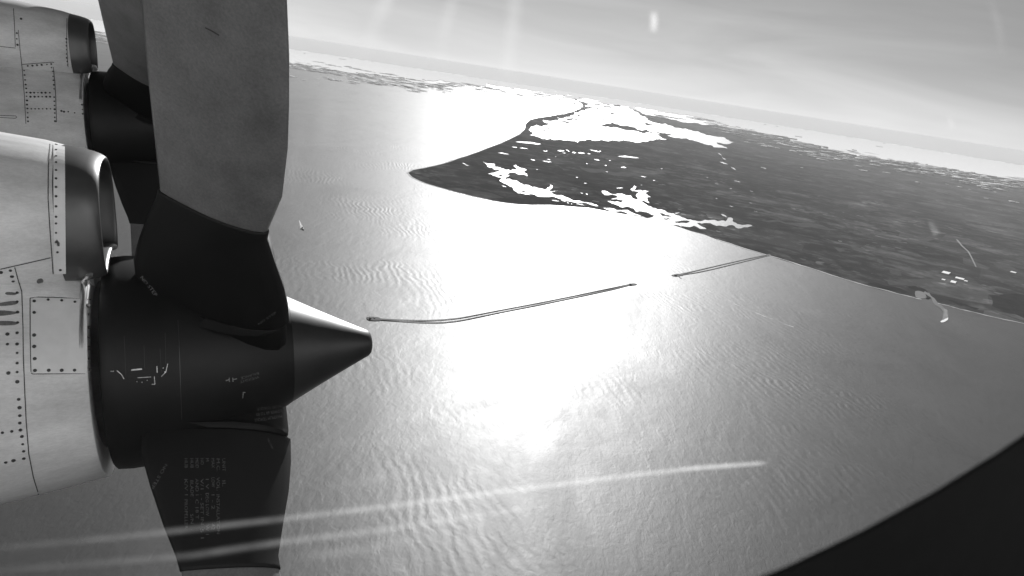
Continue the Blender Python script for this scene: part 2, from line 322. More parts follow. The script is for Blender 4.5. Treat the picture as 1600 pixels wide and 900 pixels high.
for pts in ([(1370,404),(1378,406),(1381,413),(1374,411)], [(1391,418),(1400,420),(1409,431),(1396,429),(1390,424)], [(1552,412),(1575,414),(1592,424),(1600,430),(1578,425),(1560,419)],
            [(1470,449),(1500,449),(1545,459),(1540,466),(1500,466),(1478,458)], [(1380,436),(1402,440),(1430,443),(1440,450),(1418,446),(1390,445)],
            [(1208,361),(1215,360),(1228,366),(1216,366)], [(1300,387),(1318,390),(1330,394),(1312,394)], [(1560,438),(1585,440),(1566,442)], [(1338,356),(1352,358),(1362,366),(1350,366)],
            [(1190,345),(1240,348),(1296,357),(1340,364),(1296,360),(1240,352)], [(905,260),(940,264),(990,270),(1010,276),(970,275),(930,270)], [(865,256),(890,265),(905,270),(880,266)]):
    tag(sheet('field', wiggle(pts, .15, 2), 5.4, M_field), kind='structure')
# long track across the land and its white sheds
tr = strip_along('road', [(1495,374),(1503,384),(1513,393),(1519,404),(1525,417)], lambda i: 70-8*i, 6, material('road_pale', .14, .9)); tag(tr, kind='structure', label='pale track cutting across the dark land')
M_roof = material('white_roof', .85, .6, var=.08, vscale=1/40)
M_wall = material('shed_wall', .35, .8)
def shed(u, v, wpx, dpx, label, ang=.25):
    a = ground(u, v, 4); b = ground(u+wpx, v+wpx*ang, 4); c = ground(u, v-dpx, 4)
    L = (b-a).length; ex = (b-a).normalized(); W = min((c-a).length, 420); ey = Vector((-ex.y, ex.x, 0))
    e = empty('warehouse', a); tag(e, label=label, cat='warehouse', group='white roofed warehouses near the harbour')
    def bx(name, x0, x1, y0, y1, z0, z1, mat, ridge=0):
        P = [ex*x+ey*y+Vector((0, 0, z)) for x, y, z in ((x0,y0,z0),(x1,y0,z0),(x1,y1,z0),(x0,y1,z0),(x0,y0,z1),(x1,y0,z1),(x1,y1,z1),(x0,y1,z1))]
        F = [(0,3,2,1),(0,1,5,4),(1,2,6,5),(2,3,7,6),(3,0,4,7)]
        if ridge:
            P += [ex*x0+ey*(y0+y1)/2+Vector((0,0,z1+ridge)), ex*x1+ey*(y0+y1)/2+Vector((0,0,z1+ridge))]
            F += [(4,5,9,8),(6,7,8,9),(5,6,9),(7,4,8)]
        else: F += [(4,5,6,7)]
        return obj(name, mesh(name, P, F), mat, e)
    bx('wall', 0, L, 0, W, 0, 14, M_wall); bx('roof', -3, L+3, -3, W+3, 14, 16, M_roof, ridge=6)
for a in ((1471,426.5,11,4,'largest white roofed warehouse behind the harbour, furthest back'), (1492,435,13,2.6,'long thin white roofed warehouse on the right of the harbour cluster'), (1484.5,441.5,8,3.4,'white roofed warehouse nearest the shore in the harbour cluster'),
          (1471,437.6,5,1.8,'small dim roofed warehouse left in the harbour cluster'), (1506,439.6,5,1.6,'smallest white roofed warehouse at the right end of the harbour cluster'), (1578,425.4,8,1.8,'lone long pale roofed warehouse near the right edge')):
    shed(*a)
# resort shacks at the cape: the tiny light house ticks by the river
# --- bridge: two parallel trestles on each side of the tunnel
M_deck = material('concrete_deck', .10, .9, var=.2, vscale=1/60)
M_rock = material('island_rock', .04, .95, var=.5, vscale=1/25)
def trestle(name, pts, wd, label):
    P = [ground(u, v, 0) for u, v in pts]
    # resample and smooth
    Q = []
    for i in range(len(P)-1):
        for k in range(6):
            Q.append(P[i].lerp(P[i+1], k/6))
    Q.append(P[-1])
    for _ in range(3): Q = [Q[0]]+[(Q[i-1]+Q[i]*2+Q[i+1])/4 for i in range(1, len(Q)-1)]+[Q[-1]]
    org = Q[0].copy(); e = empty(name, org); tag(e, label=label, cat='bridge', group='twin trestle bridges over the bay')
    vs, fs = [], []; h0, h1 = 8.0, 10.5
    for i, p in enumerate(Q):
        d = (Q[min(i+1, len(Q)-1)]-Q[max(i-1, 0)]).normalized(); n = Vector((-d.y, d.x, 0))
        for s, z in ((-1, h0), (1, h0), (1, h1+.9), (.92, h1+.9), (.92, h1), (-.92, h1), (-.92, h1+.9), (-1, h1+.9)):
            vs.append(p-org+n*(wd/2)*s+Vector((0, 0, z)))
        if i:
            b = 8*(i-1)
            for k in range(8): fs.append((b+k, b+(k+1) % 8, b+8+(k+1) % 8, b+8+k))
    obj('deck', mesh('deck', vs, fs), M_deck, e)
    bmp = bmesh.new(); total = sum((Q[i+1]-Q[i]).length for i in range(len(Q)-1)); step = 45.0; acc = 0
    for i in range(len(Q)-1):
        L = (Q[i+1]-Q[i]).length; d = (Q[i+1]-Q[i]).normalized(); n = Vector((-d.y, d.x, 0)); t = acc
        while t < L:
            c = Q[i]+d*t-org
            for s in (-.7, 0, .7):
                q = c+n*wd/2*s; r_ = 1.2
                vv = [bmp.verts.new(q+Vector((dx*r_, dy*r_, z))) for z in (-3, h0) for dx, dy in ((-1,-1),(1,-1),(1,1),(-1,1))]
                for k in range(4): bmp.faces.new((vv[k], vv[(k+1) % 4], vv[4+(k+1) % 4], vv[4+k]))
            cap = [bmp.verts.new(c+n*wd/2*s+d*dd+Vector((0,0,z))) for z in (h0-1.5, h0) for s, dd in ((-.95,-1.5),(.95,-1.5),(.95,1.5),(-.95,1.5))]
            for f in ((0,1,2,3),(0,1,5,4),(1,2,6,5),(2,3,7,6),(3,0,4,7)): bmp.faces.new([cap[k] for k in f])
            t += step
        acc = t-L
    o = obj('piles', from_bm('piles', bmp), M_deck, e); o['kind'] = 'stuff'
north = [(585,498.4),(615,500.4),(660,501.6),(690,500.6),(720,497.6),(780,485.6),(840,474.4),(900,462.2),(960,449.6),(984,444.6)]
south = [(585,499.6),(615,501.6),(660,504.6),(690,504.8),(720,501.6),(780,489),(840,477.4),(900,465),(960,452),(984,445.6)]
trestle('trestle_bridge', north, 26, 'long curving trestle left of the tunnel gap, the far roadway of the pair')
trestle('trestle_bridge', south, 26, 'long curving trestle left of the tunnel gap, the near roadway of the pair')
trestle('trestle_bridge', [(1203,397.6),(1170,404.2),(1110,418),(1085,424),(1064,428.6)], 30, 'short trestle reaching the beach right of the tunnel gap, the far roadway of the pair')
trestle('trestle_bridge', [(1204,398.6),(1172,406.6),(1112,421.4),(1086,426.8),(1065,429.8)], 30, 'short trestle reaching the beach right of the tunnel gap, the near roadway of the pair')
def rock_island(a, b, wd, label, bld=True):
    A, B = ground(*a), ground(*b); ex = (B-A); L = ex.length; ex.normalize(); ey = Vector((-ex.y, ex.x, 0)); c = (A+B)/2
    e = empty('tunnel_island', c); tag(e, label=label, cat='island', group='rock islands at the tunnel mouths')
    n = 28; vs, fs = [], []
    for k, (s, z) in enumerate(((1.0, -2), (.93, 4), (.8, 8.5), (.78, 9.5))):
        for i in range(n):
            t = 2*math.pi*i/n; cc, ss = math.cos(t), math.sin(t); r_ = random.uniform(.94, 1.05)
            vs.append(ex*(L/2-wd/2*(1-s))*math.copysign(abs(cc)**.5, cc)*r_+ey*wd/2*s*math.copysign(abs(ss)**.7, ss)*r_+Vector((0, 0, z)))
        if k:
            for i in range(n): fs.append(((k-1)*n+i, (k-1)*n+(i+1) % n, k*n+(i+1) % n, k*n+i))
    fs.append(tuple(3*n+i for i in range(n)))
    obj('rock_bank', mesh('rock_bank', vs, fs), M_rock, e)
    def box(name, x, y, w_, d, h, m):
        P = [c2 for z in (9, 9+h) for c2 in [ex*(x+dx*w_/2)+ey*(y+dy*d/2)+Vector((0,0,z)) for dx, dy in ((-1,-1),(1,-1),(1,1),(-1,1))]]
        obj(name, mesh(name, P, [(0,3,2,1),(0,1,5,4),(1,2,6,5),(2,3,7,6),(3,0,4,7),(4,5,6,7)]), m, e)
    if bld:
        box('vent_building', -L*.22, 0, L*.09, wd*.3, 22, M_deck); box('office', L*.05, wd*.12, L*.07, wd*.18, 10, M_deck)
rock_island((1051,431.6), (1066,429), 150, 'dark rock island at the left end of the short trestle')
rock_island((981,446), (994,443.8), 120, 'small dark rock island at the right end of the long trestle')
rock_island((572,498.2), (596,499.2), 190, 'dark rock island at the left end of the long trestle, just above the spinner tip')
# fishing pier on the first island
Pp = [ground(1059, 431.5), ground(1064.5, 435.4)]; ex = (Pp[1]-Pp[0]); Lp = ex.length; ex.normalize(); ey = Vector((-ex.y, ex.x, 0))
e = empty('fishing_pier', Pp[0]); tag(e, label='short fishing pier jutting from the island by the short trestle', cat='pier')
P = [ex*x+ey*y+Vector((0,0,z)) for z in (6, 9) for x, y in ((0,-9),(Lp,-9),(Lp,9),(0,9))]
obj('deck', mesh('deck', P, [(0,3,2,1),(0,1,5,4),(1,2,6,5),(2,3,7,6),(3,0,4,7),(4,5,6,7)]), M_deck, e)
bmp = bmesh.new()
for k in range(12):
    for s in (-7, 7):
        q = ex*(Lp*(k+.5)/12)+ey*s
        vv = [bmp.verts.new(q+Vector((dx, dy, z))) for z in (-3, 6) for dx, dy in ((-1,-1),(1,-1),(1,1),(-1,1))]
        for i in range(4): bmp.faces.new((vv[i], vv[(i+1) % 4], vv[4+(i+1) % 4], vv[4+i]))
o = obj('piles', from_bm('piles', bmp), M_deck, e); o['kind'] = 'stuff'

# --- ship with its wake
def soft_mat(name, col, fac_lo, fac_hi, scale, lo=.4, hi=.65, st=(1, 1, 1)):
    m = bpy.data.materials.new(name); m.use_nodes = True; t = m.node_tree; b = t.nodes['Principled BSDF']
    b.inputs['Base Color'].default_value = (col, col, col, 1); b.inputs['Roughness'].default_value = .8
    co = t.nodes.new('ShaderNodeTexCoord'); mm = t.nodes.new('ShaderNodeMapping'); mm.inputs['Scale'].default_value = st
    n = t.nodes.new('ShaderNodeTexNoise'); n.inputs['Scale'].default_value = scale; n.inputs['Detail'].default_value = 4
    r_ = t.nodes.new('ShaderNodeMapRange'); r_.inputs['From Min'].default_value = lo; r_.inputs['From Max'].default_value = hi
    r_.inputs['To Min'].default_value = fac_lo; r_.inputs['To Max'].default_value = fac_hi
    t.links.new(co.outputs['Object'], mm.inputs[0]); t.links.new(mm.outputs[0], n.inputs['Vector']); t.links.new(n.outputs[0], r_.inputs['Value']); t.links.new(r_.outputs[0], b.inputs['Alpha'])
    return m
M_foam = soft_mat('sea_foam', .85, .25, .95, 1/25)
bow, stern = ground(475, 360.2), ground(471.5, 356.5)
ex = (bow-stern); ex.z = 0; ex.normalize(); ey = Vector((-ex.y, ex.x, 0)); Ls = 190.0; Ws = 32.0
e = empty('cargo_ship', bow); tag(e, label='dark ship with a short white wake far below at the left', cat='ship')
sec = [(-1, .82), (-.9, .95), (-.3, 1), (.5, 1), (.8, .7), (1, .04)]
vs, fs = [], []
for x, wdt in sec:
    for s, z in ((-.75, -4), (.75, -4), (1, 14), (-1, 14)): vs.append(ex*(x*Ls/2-Ls/2)+ey*(s*wdt*Ws/2)+Vector((0, 0, z+(3 if x > .7 and z > 0 else 0))))
for i in range(len(sec)-1):
    for k in range(4): fs.append((4*i+k, 4*i+(k+1) % 4, 4*i+4+(k+1) % 4, 4*i+4+k))
fs += [(3, 2, 1, 0), tuple(4*(len(sec)-1)+k for k in range(4))]
M_hull = material('ship_hull', .03, .6); M_ship = material('ship_house', .5, .6)
obj('hull', mesh('hull', vs, fs), M_hull, e)
def sbox(name, x0, x1, w_, z0, z1, m):
    P = [ex*x+ey*y+Vector((0,0,z)) for z in (z0, z1) for x, y in ((x0,-w_/2),(x1,-w_/2),(x1,w_/2),(x0,w_/2))]
    obj(name, mesh(name, P, [(0,3,2,1),(0,1,5,4),(1,2,6,5),(2,3,7,6),(3,0,4,7),(4,5,6,7)]), m, e)
sbox('bridge_house', -175, -152, 26, 14, 40, M_ship); sbox('funnel', -184, -178, 8, 14, 44, M_hull)
for k in range(5): sbox('hatch', -140+26*k, -120+26*k, 22, 14, 18, M_hull)
wk = strip_along('wake', [(472.6,357.6),(471,353.6),(469.6,350),(467.6,344.5)], lambda i: (60, 52, 34, 14)[i], .8, M_foam); tag(wk, kind='structure', label='white wake behind the ship')

# --- streaks and slicks on the water
M_streak = soft_mat('current_foam', .8, .05, .5, 1/160, .35, .7)
tag(strip_along('tide_line', wiggle([(1068,436),(1085,443),(1100,450),(1125,462),(1150,476),(1180,488),(1210,499),(1240,511)], .05, 2, False), lambda i: 34+16*math.sin(i), .6, M_streak), kind='structure', label='thin foam line trailing from the tunnel island')

# ================================================================ CLOUDS
def cloud_material():
    m = bpy.data.materials.new('cloud_white'); m.use_nodes = True; t = m.node_tree; t.nodes.clear()
    d = t.nodes.new('ShaderNodeBsdfDiffuse'); d.inputs[0].default_value = (1, 1, 1, 1)
    tr_ = t.nodes.new('ShaderNodeBsdfTranslucent'); tr_.inputs[0].default_value = (.95, .95, .95, 1)
    mx = t.nodes.new('ShaderNodeMixShader'); mx.inputs[0].default_value = .05
    o_ = t.nodes.new('ShaderNodeOutputMaterial'); tp = t.nodes.new('ShaderNodeBsdfTransparent'); m2 = t.nodes.new('ShaderNodeMixShader'); m2.inputs[0].default_value = .04
    t.links.new(d.outputs[0], mx.inputs[1]); t.links.new(tr_.outputs[0], mx.inputs[2]); t.links.new(mx.outputs[0], m2.inputs[1]); t.links.new(tp.outputs[0], m2.inputs[2]); t.links.new(m2.outputs[0], o_.inputs[0]); return m
M_cloud = cloud_material()
bmi = bmesh.new(); bmesh.ops.create_icosphere(bmi, subdivisions=2, radius=1)
ICO_V = np.array([v.co[:] for v in bmi.verts]); ICO_F = np.array([[v.index for v in f.verts] for f in bmi.faces]); bmi.free()
bmi = bmesh.new(); bmesh.ops.create_icosphere(bmi, subdivisions=1, radius=1)
ICO1_V = np.array([v.co[:] for v in bmi.verts]); ICO1_F = np.array([[v.index for v in f.verts] for f in bmi.faces]); bmi.free()
rng = np.random.default_rng(5)
def puffs(cx, cy, size, n, z0, hi=True, aspect=2.2, zs=.10):
    V0, F0 = (ICO_V, ICO_F) if hi else (ICO1_V, ICO1_F)
    Vs, Fs, off = [], [], 0
    for k in range(n):
        a = rng.uniform(0, 2*np.pi); d = size*rng.uniform(0, .8)
        r_ = size*rng.uniform(.25, .55)*(1-.4*d/size)
        if k == 0: d, r_ = 0.0, size*.6
        V = V0*(1+rng.normal(0, .10, (len(V0), 1)))*np.array([r_, r_, r_*zs])
        V[:, 2] = np.maximum(V[:, 2], 0); FK = F0[(V[F0][:, :, 2] > 1e-6).any(1)]
        V += np.array([cx+np.cos(a)*d*aspect*.6, cy+np.sin(a)*d, z0+r_*.04*rng.uniform(0, 2)])
        Vs.append(V); Fs.append(FK+off); off += len(V0)
    return np.concatenate(Vs), np.concatenate(Fs)
def cloud_obj(name, parts):
    Vs, Fs, off = [], [], 0
    for V, F in parts: Vs.append(V); Fs.append(F+off); off += len(V)
    V = np.concatenate(Vs); F = np.concatenate(Fs)
    return mesh(name, V.tolist(), F.tolist(), True)
CZ = -ALT+60
def at_cloud(u, v):
    d = ray(u, v); t = CZ/d.z; return d.x*t, d.y*t, math.hypot(d.x, d.y)*t
def hor(u): return 130.3+(u-800)*.1566      # horizon height above column u
single = [(452,119,12),(475,125,5),(497,123.5,4),(529,125,9),(598,127.5,5),(607,123.6,9),(634,126,9),(642,131,13),(646,124.5,10),(633,138,5),(674,136.5,9),(694,145,6),(560,109,14),(575,112,12),(590,118,14),(610,117,16),(628,122,10),(520,103,14),(545,105,12),(500,98,12),
  (1120,200,7),(1133,203,9),(1142,205,8),(1157,207,6),(1166,222,6),(1185,212,9),(1200,211,9),(1205,216,6),(1190,225,9),(1204,230,14),(1219,224,9),(1229,227,10),(1245,230,12),(1238,236,9),(1252,237,8),(1262,238,7),(1271,240,4),(1289,242,11),(1318,244,7),(1326,244,10),(1281,249,8),(1288,250,7),(1304,247,4),(1306,248,4),(1252,242,3),(1339,252,6),(1340,259,5),(1364,253,6),(1367,258,8),(1379,257,5),(1351,267,9),(1386,270,7),(1345,260,4),(1442,271,6),(1471,268,14),(1470,264,12),(1500,270,10),(1480,271,8),(1532,277,4),(1499,292,5),(1434,285,6),(1480,288,4),(1541,310,4),(1582,315,8),(1192,262,5),(1253,262,3),(1568,282,8),(1555,287,4),(1555,300,3),(1515,296,3)]
pk = 0
for (u, v, px) in single:
    x, y, dist = at_cloud(u, v); s = px*dist/FPX*.85
    e = empty('cloud', (x, y, CZ))
    V, F = puffs(0, 0, s, 9 if px > 7 else 6, 0, zs=.22)
    bpy.data.objects.remove(e)
    o = obj('cloud', mesh('cloud', V.tolist(), F.tolist(), True), M_cloud); o.location = (x, y, CZ)
    own = {(452,119): 'white cloud puff just right of the big propeller blade, below the far cloud deck', (1582,315): 'lone white cloud puff over the land nearest the right edge', (1541,310): 'lone tiny white cloud over the land, second from the right edge',
           (1192,262): 'lone small cloud low over the middle of the dark land', (1204,230): 'largest white cloud of the ragged row over the far land', (1480,288): 'small white cloud sitting alone under the cloud deck at the right'}.get((u, v))
    if own: tag(o, own, 'cloud', 'small clouds over the sea' if u < 800 else 'small clouds over the land')
    elif u < 800: tag(o, 'small white cumulus cloud drifting over the sea at the upper left', 'cloud', 'small clouds over the sea')
    else: tag(o, 'small white cumulus cloud drifting over the dark land below the horizon', 'cloud', 'small clouds over the land')
# the far bank that no one could count
parts = []
u = 300.0
for k in range(900):
    u = rng.uniform(120, 1900)
    # lower edge of the bank below the horizon, in image pixels
    if u < 760: edge = 30-max(0, (u-560))*.07
    elif u < 1100: edge = 13
    else: edge = 14+min(1, (u-1100)/250)*20
    edge += 4*math.sin(u*.05)+3*math.sin(u*.021+1)
    dv = edge*(.62+.5*rng.uniform(0, 1)**1.3)
    x, y, dist = at_cloud(u, hor(u)+dv+4)
    if dist > 215000: continue
    if 760 < u < 1100 and rng.random() < .55: continue
    s = rng.uniform(400, 1300)*(.4+dist/110000)
    parts.append(puffs(x, y, s, 4, CZ+rng.uniform(-15, 15), hi=dist < 70000, aspect=2.6, zs=.06))
Vs, Fs, nu_, nv_ = [], [], 620, 46
def bank_edge(u):
    e_ = 24-max(0, (u-520))*.05 if u < 760 else (9 if u < 1080 else 9+min(1, (u-1080)/260)*19)
    return max(e_, 6)
for j in range(nv_+1):
    for i in range(nu_+1):
        u = -60+2300*i/nu_; dv = -.6+39.6*(j/nv_)**1.3
        x, y, dist = at_cloud(u, hor(u)+dv)
        k_ = 239000/dist if dist > 239000 else 1
        x, y = x*k_, y*k_
        h_ = mnoise.fractal(Vector((x/5200, y/5200, 3)), 1, 2, 4)*35
        Vs.append(Vector((x, y, CZ+20+h_)))
for j in range(nv_):
    for i in range(nu_):
        u = -60+2300*(i+.5)/nu_; dv = 1.0+38*((j+.5)/nv_)**1.3; p = Vs[j*(nu_+1)+i]
        n_ = mnoise.fractal(Vector((p.x/4200, p.y/12000, 9)), 1, 2, 5)
        if n_*1.2+(bank_edge(u)-dv)/4 < 0: continue
        if n_ < -.85: continue
        b = j*(nu_+1)+i; Fs.append((b, b+1, b+nu_+2, b+nu_+1))
me_ = mesh('cloud_deck', Vs, Fs, True)
o = obj('cloud_deck', me_, M_cloud); tag(o, 'unbroken white cloud deck running back to the horizon', 'cloud deck', kind='stuff')
o = obj('cloud_bank', cloud_obj('cloud_bank', parts), M_cloud)
tag(o, 'bright bank of low cloud along the whole horizon', 'cloud bank', kind='stuff')

# ================================================================ AIRCRAFT
# aircraft axes found from the photograph: X forward, Y outboard (left), Z up
def from_cam(v): return (CX*v[0]+CD*v[1]+fw*v[2])
aL = from_cam((-.37205745, -.27442773, .88671454)); aF = from_cam((.92629973, -.04852152, .3736502)); aU = from_cam((.05951524, -.96038278, -.27225513))
def aircraft_matrix(origin):
    m = Matrix((aF, aL, aU)).transposed().to_4x4(); m.translation = origin; return m
HUB = from_cam((-1.12763801, .25434357, 2.8))
HUB2 = from_cam((-2.85123333, -1.27498122,  5.70887861))
M1, M2 = aircraft_matrix(HUB), aircraft_matrix(HUB2)
def project(P):
    z = P.dot(fw); return 800+FPX*P.dot(CX)/z, 450+FPX*P.dot(CD)/z

def loft(name, secs, close_front=False, close_back=False, flip=False):
    n = len(secs[0]); vs = [p for s in secs for p in s]; fs = []
    for i in range(len(secs)-1):
        for k in range(n):
            f = (i*n+k, i*n+(k+1) % n, (i+1)*n+(k+1) % n, (i+1)*n+k)
            fs.append(f[::-1] if flip else f)
    if close_back: fs.append(tuple(range(n)))
    if close_front: fs.append(tuple((len(secs)-1)*n+k for k in range(n))[::-1])
    me = mesh(name, vs, fs, True)
    bm = bmesh.new(); bm.from_mesh(me); bmesh.ops.recalc_face_normals(bm, faces=bm.faces); bm.to_mesh(me); bm.free()
    return me
def circ(x, r_, n=96, cz=0): return [Vector((x, r_*math.cos(2*math.pi*i/n), cz+r_*math.sin(2*math.pi*i/n))) for i in range(n)]
def scoop_sec(x, cz, hw, hh, n=72, pw=2.6, rin=0.0, k=1.0):
    out = []
    for i in range(n):
        t = 2*math.pi*i/n; c, s = math.cos(t), math.sin(t)
        y = hw*k*(1 if c < 0 else .78)*math.copysign(abs(c)**(2/pw), c); z = cz+hh*k*math.copysign(abs(s)**(2/pw), s)
        q = math.hypot(y, z)
        if q < rin or z < 0.1 and rin:
            q = max(q, 1e-4); y, z = y/q*rin, abs(z)/q*rin
        out.append(Vector((x, y, z)))
    return out

def build_nacelle(M):
    root = empty('engine_nacelle', mat=M)
    cowl_secs = [circ(-.385, .30), circ(-.380, .398), circ(-.378, .4035), circ(-.381, .4065), circ(-.42, .411)]
    for x, r_ in ((-.5, .425), (-.65, .446), (-.8, .463), (-1.1, .49), (-1.5, .52), (-2.2, .55), (-3.4, .56)): cowl_secs.append(circ(x, r_))
    cowl = obj('cowling', loft('cowling', cowl_secs), M_paint, root)
    def arc(x, r_): return [Vector((x, r_*math.cos(t), r_*math.sin(t))) for t in [R(112+40*i/40) for i in range(41)]]
    A_ = [arc(-.400, .4095), arc(-.399, .4125), arc(-.388, .411), arc(-.384, .4075)]
    rimring = obj('rim_band', mesh('rim_band', [p for a_ in A_ for p in a_], [(41*i+k, 41*i+k+1, 41*i+42+k, 41*i+41+k) for i in range(3) for k in range(40)], True), M_bright, root)
    S = []
    for x, cz, hw, hh, rin in ((-.445, .548, .262, .232, .408), (-.50, .555, .28, .240, .405), (-.60, .562, .302, .25, .3), (-.75, .575, .325, .262, .3), (-.95, .585, .345, .272, .3), (-1.3, .59, .365, .28, .3), (-1.8, .56, .37, .26, .2), (-2.6, .48, .36, .2, .1), (-3.3, .4, .3, .15, .1)):
        S.append(scoop_sec(x, cz, hw, hh, rin=rin))
    scoop = obj('intake_scoop', loft('intake_scoop', S), M_paint, root)
    Lp = []
    for x, k, rin in ((-.4445, 1.0, .409), (-.42, .992, .410), (-.39, .978, .411), (-.36, .955, .412), (-.342, .930, .414), (-.332, .905, .416), (-.326, .885, .42), (-.324, .87, .424), (-.326, .855, .43), (-.335, .84, .434), (-.37, .82, .438), (-.42, .80, .44)):
        Lp.append(scoop_sec(x, .548-.012*(x+.4445)/.12-.0, .262, .232, rin=rin, k=k))
    lip = obj('scoop_lip', loft('scoop_lip', Lp), M_lip, root)
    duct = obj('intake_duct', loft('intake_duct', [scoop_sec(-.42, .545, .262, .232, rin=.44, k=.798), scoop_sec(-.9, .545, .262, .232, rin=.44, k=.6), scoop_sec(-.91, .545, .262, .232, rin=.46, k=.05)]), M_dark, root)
    return root, cowl, scoop, lip
nac, cowl, scoop, lip = build_nacelle(M1)
tag(nac, 'nearer grey riveted engine nacelle with its polished intake lip at the left edge', 'engine nacelle', 'engine nacelles')
def copy_tree(o, parent=None):
    c = o.copy(); C.objects.link(c)
    if parent is not None:
        c.parent = parent; c.matrix_parent_inverse = o.matrix_parent_inverse.copy()
    for ch in list(o.children): copy_tree(ch, c)
    return c
nac2 = copy_tree(nac); nac2.matrix_world = M2
tag(nac2, 'farther grey engine nacelle seen above and behind the nearer one', 'engine nacelle', 'engine nacelles')

def bvh_of(objs):
    vs, fs = [], []
    for o in objs:
        off = len(vs); vs += [v.co.copy() for v in o.data.vertices]; fs += [[i+off for i in p.vertices] for p in o.data.polygons]
    return BVHTree.FromPolygons(vs, fs)
class Caster:
    def __init__(s, M, objs):
        s.Mi = M.inverted(); s.bvh = bvh_of(objs); s.o = s.Mi @ Vector((0, 0, 0))
    def hit(s, u, v, off=0.0):
        d = (s.Mi.to_3x3() @ ray(u, v)).normalized()
        p, n, i, t = s.bvh.ray_cast(s.o, d)
        if p is None: return None, None
        if n.dot(d) > 0: n = -n
        return p+n*off, n
def grid_plate(name, cast, corners, nu, nv, off, mat, root, edge=True, rnd=0.0):
    (a, b, c, d) = corners          # top-left, top-right, bottom-right, bottom-left
    vs, fs, keep = [], [], {}
    for lay, o_ in enumerate((off, -.002)):
        for j in range(nv+1):
            for i in range(nu+1):
                s, t = i/nu, j/nv
                if rnd:                       # round the corners
                    cx, cy = abs(s-.5)*2, abs(t-.5)*2
                    if cx > 1-rnd and cy > 1-rnd:
                        ex_, ey_ = (cx-(1-rnd))/rnd, (cy-(1-rnd))/rnd; q = max(ex_, ey_)/max(math.hypot(ex_, ey_), 1e-6)
                        cx, cy = 1-rnd+ex_*q*rnd, 1-rnd+ey_*q*rnd
                        s = .5+math.copysign(cx/2, s-.5); t = .5+math.copysign(cy/2, t-.5)
                u = (a[0]*(1-s)+b[0]*s)*(1-t)+(d[0]*(1-s)+c[0]*s)*t; v = (a[1]*(1-s)+b[1]*s)*(1-t)+(d[1]*(1-s)+c[1]*s)*t
                p, n = cast.hit(u, v, o_)
                if p is not None: keep[(lay, i, j)] = len(vs); vs.append(p)
    for j in range(nv):
        for i in range(nu):
            q = [(0, i, j), (0, i+1, j), (0, i+1, j+1), (0, i, j+1)]
            if all(k in keep for k in q): fs.append([keep[k] for k in q][::-1])
    rim_ = [(i, 0) for i in range(nu)]+[(nu, j) for j in range(nv)]+[(i, nv) for i in range(nu, 0, -1)]+[(0, j) for j in range(nv, 0, -1)]
    for k in range(len(rim_)):
        p, q = rim_[k], rim_[(k+1) % len(rim_)]
        ks = [(0,)+p, (0,)+q, (1,)+q, (1,)+p]
        if all(x in keep for x in ks): fs.append([keep[x] for x in ks])
    return obj(name, mesh(name, vs, fs), mat, root)
def seams(cast, lines, root, wpx=1.3, mat=None, off=.0009, name='panel_seam'):
    for ln in lines:
        pts = []
        for i in range(len(ln)-1):
            L = math.hypot(ln[i+1][0]-ln[i][0], ln[i+1][1]-ln[i][1]); m_ = max(2, int(L/5))
            for k in range(m_): pts.append((ln[i][0]+(ln[i+1][0]-ln[i][0])*k/m_, ln[i][1]+(ln[i+1][1]-ln[i][1])*k/m_))
        pts.append(ln[-1]); vs, fs = [], []
        for i, (u, v) in enumerate(pts):
            q, r_ = pts[max(i-1, 0)], pts[min(i+1, len(pts)-1)]; L = math.hypot(r_[0]-q[0], r_[1]-q[1]) or 1
            nx, ny = -(r_[1]-q[1])/L*wpx/2, (r_[0]-q[0])/L*wpx/2
            p1, _ = cast.hit(u+nx, v+ny, off); p2, _ = cast.hit(u-nx, v-ny, off)
            if p1 is None or p2 is None: continue
            if vs and (p1-vs[-2]).length > .15: break
            vs += [p1, p2]
            if len(vs) > 2: n = len(vs); fs.append((n-4, n-3, n-1, n-2))
        if fs: obj(name, mesh(name, vs, fs), mat or M_seam, root)
def screws(cast, pts, root, rpx=2.0, mat=None, off=.0022, name='screws', st=1.0):
    bm = bmesh.new()
    for (u, v) in pts:
        p, n = cast.hit(u, v, 0)
        if p is None or random.random() < .03: continue
        dist = (cast.o-p).length; r_ = rpx*dist/FPX*random.uniform(.7, 1.2)
        zx = n.cross(Vector((0, 0, 1))).normalized(); zy = n.cross(zx)
        top = []; bot = []
        for i in range(8):
            t = 2*math.pi*i/8; q = (zx*math.cos(t)+zy*math.sin(t))*r_
            top.append(bm.verts.new(p+q*.8+n*off)); bot.append(bm.verts.new(p+q-n*.001))
        bm.faces.new(top)
        for i in range(8): bm.faces.new((bot[i], bot[(i+1) % 8], top[(i+1) % 8], top[i]))
    o = obj(name, from_bm(name, bm), mat or M_screw, root); o['kind'] = 'stuff'; return o

K1 = Caster(M1, [cowl, scoop, lip])
grid_plate('access_panel', K1, ((48,465.5),(141,468),(142,583.5),(49,583)), 14, 16, .0035, M_plate, nac, rnd=.12)
seams(K1, [[(47,466),(60,464.4),(90,465),(142,468.3)], [(47,466),(47,525),(48.4,581)], [(48.6,582.6),(51,584.4),(90,584),(144,583.6)]], nac, 1.2)
grid_plate('screw_strip', K1, ((83,210),(101,214),(103,427),(84.5,428)), 4, 40, .0025, M_strip, nac)
seams(K1, [[(0,420.6),(40,411.6),(79,402.6)], [(23,417.5),(28,436),(34,456),(36,515),(36.4,555),(38.6,610),(41,660),(45,709),(52,745),(62,778)], [(82,207),(78,225),(75.5,260),(75,310),(78,360),(81,400),(83,428)]], nac, 1.5)
scr1 = [(84.6,y) for y in (220,227,235,244.7,254.6,266.5,279.5,292.6,306.9,322.4,338.6,348.9,363.5,378)]+[(86.5,393.6),(88,407.6),(91,421)]
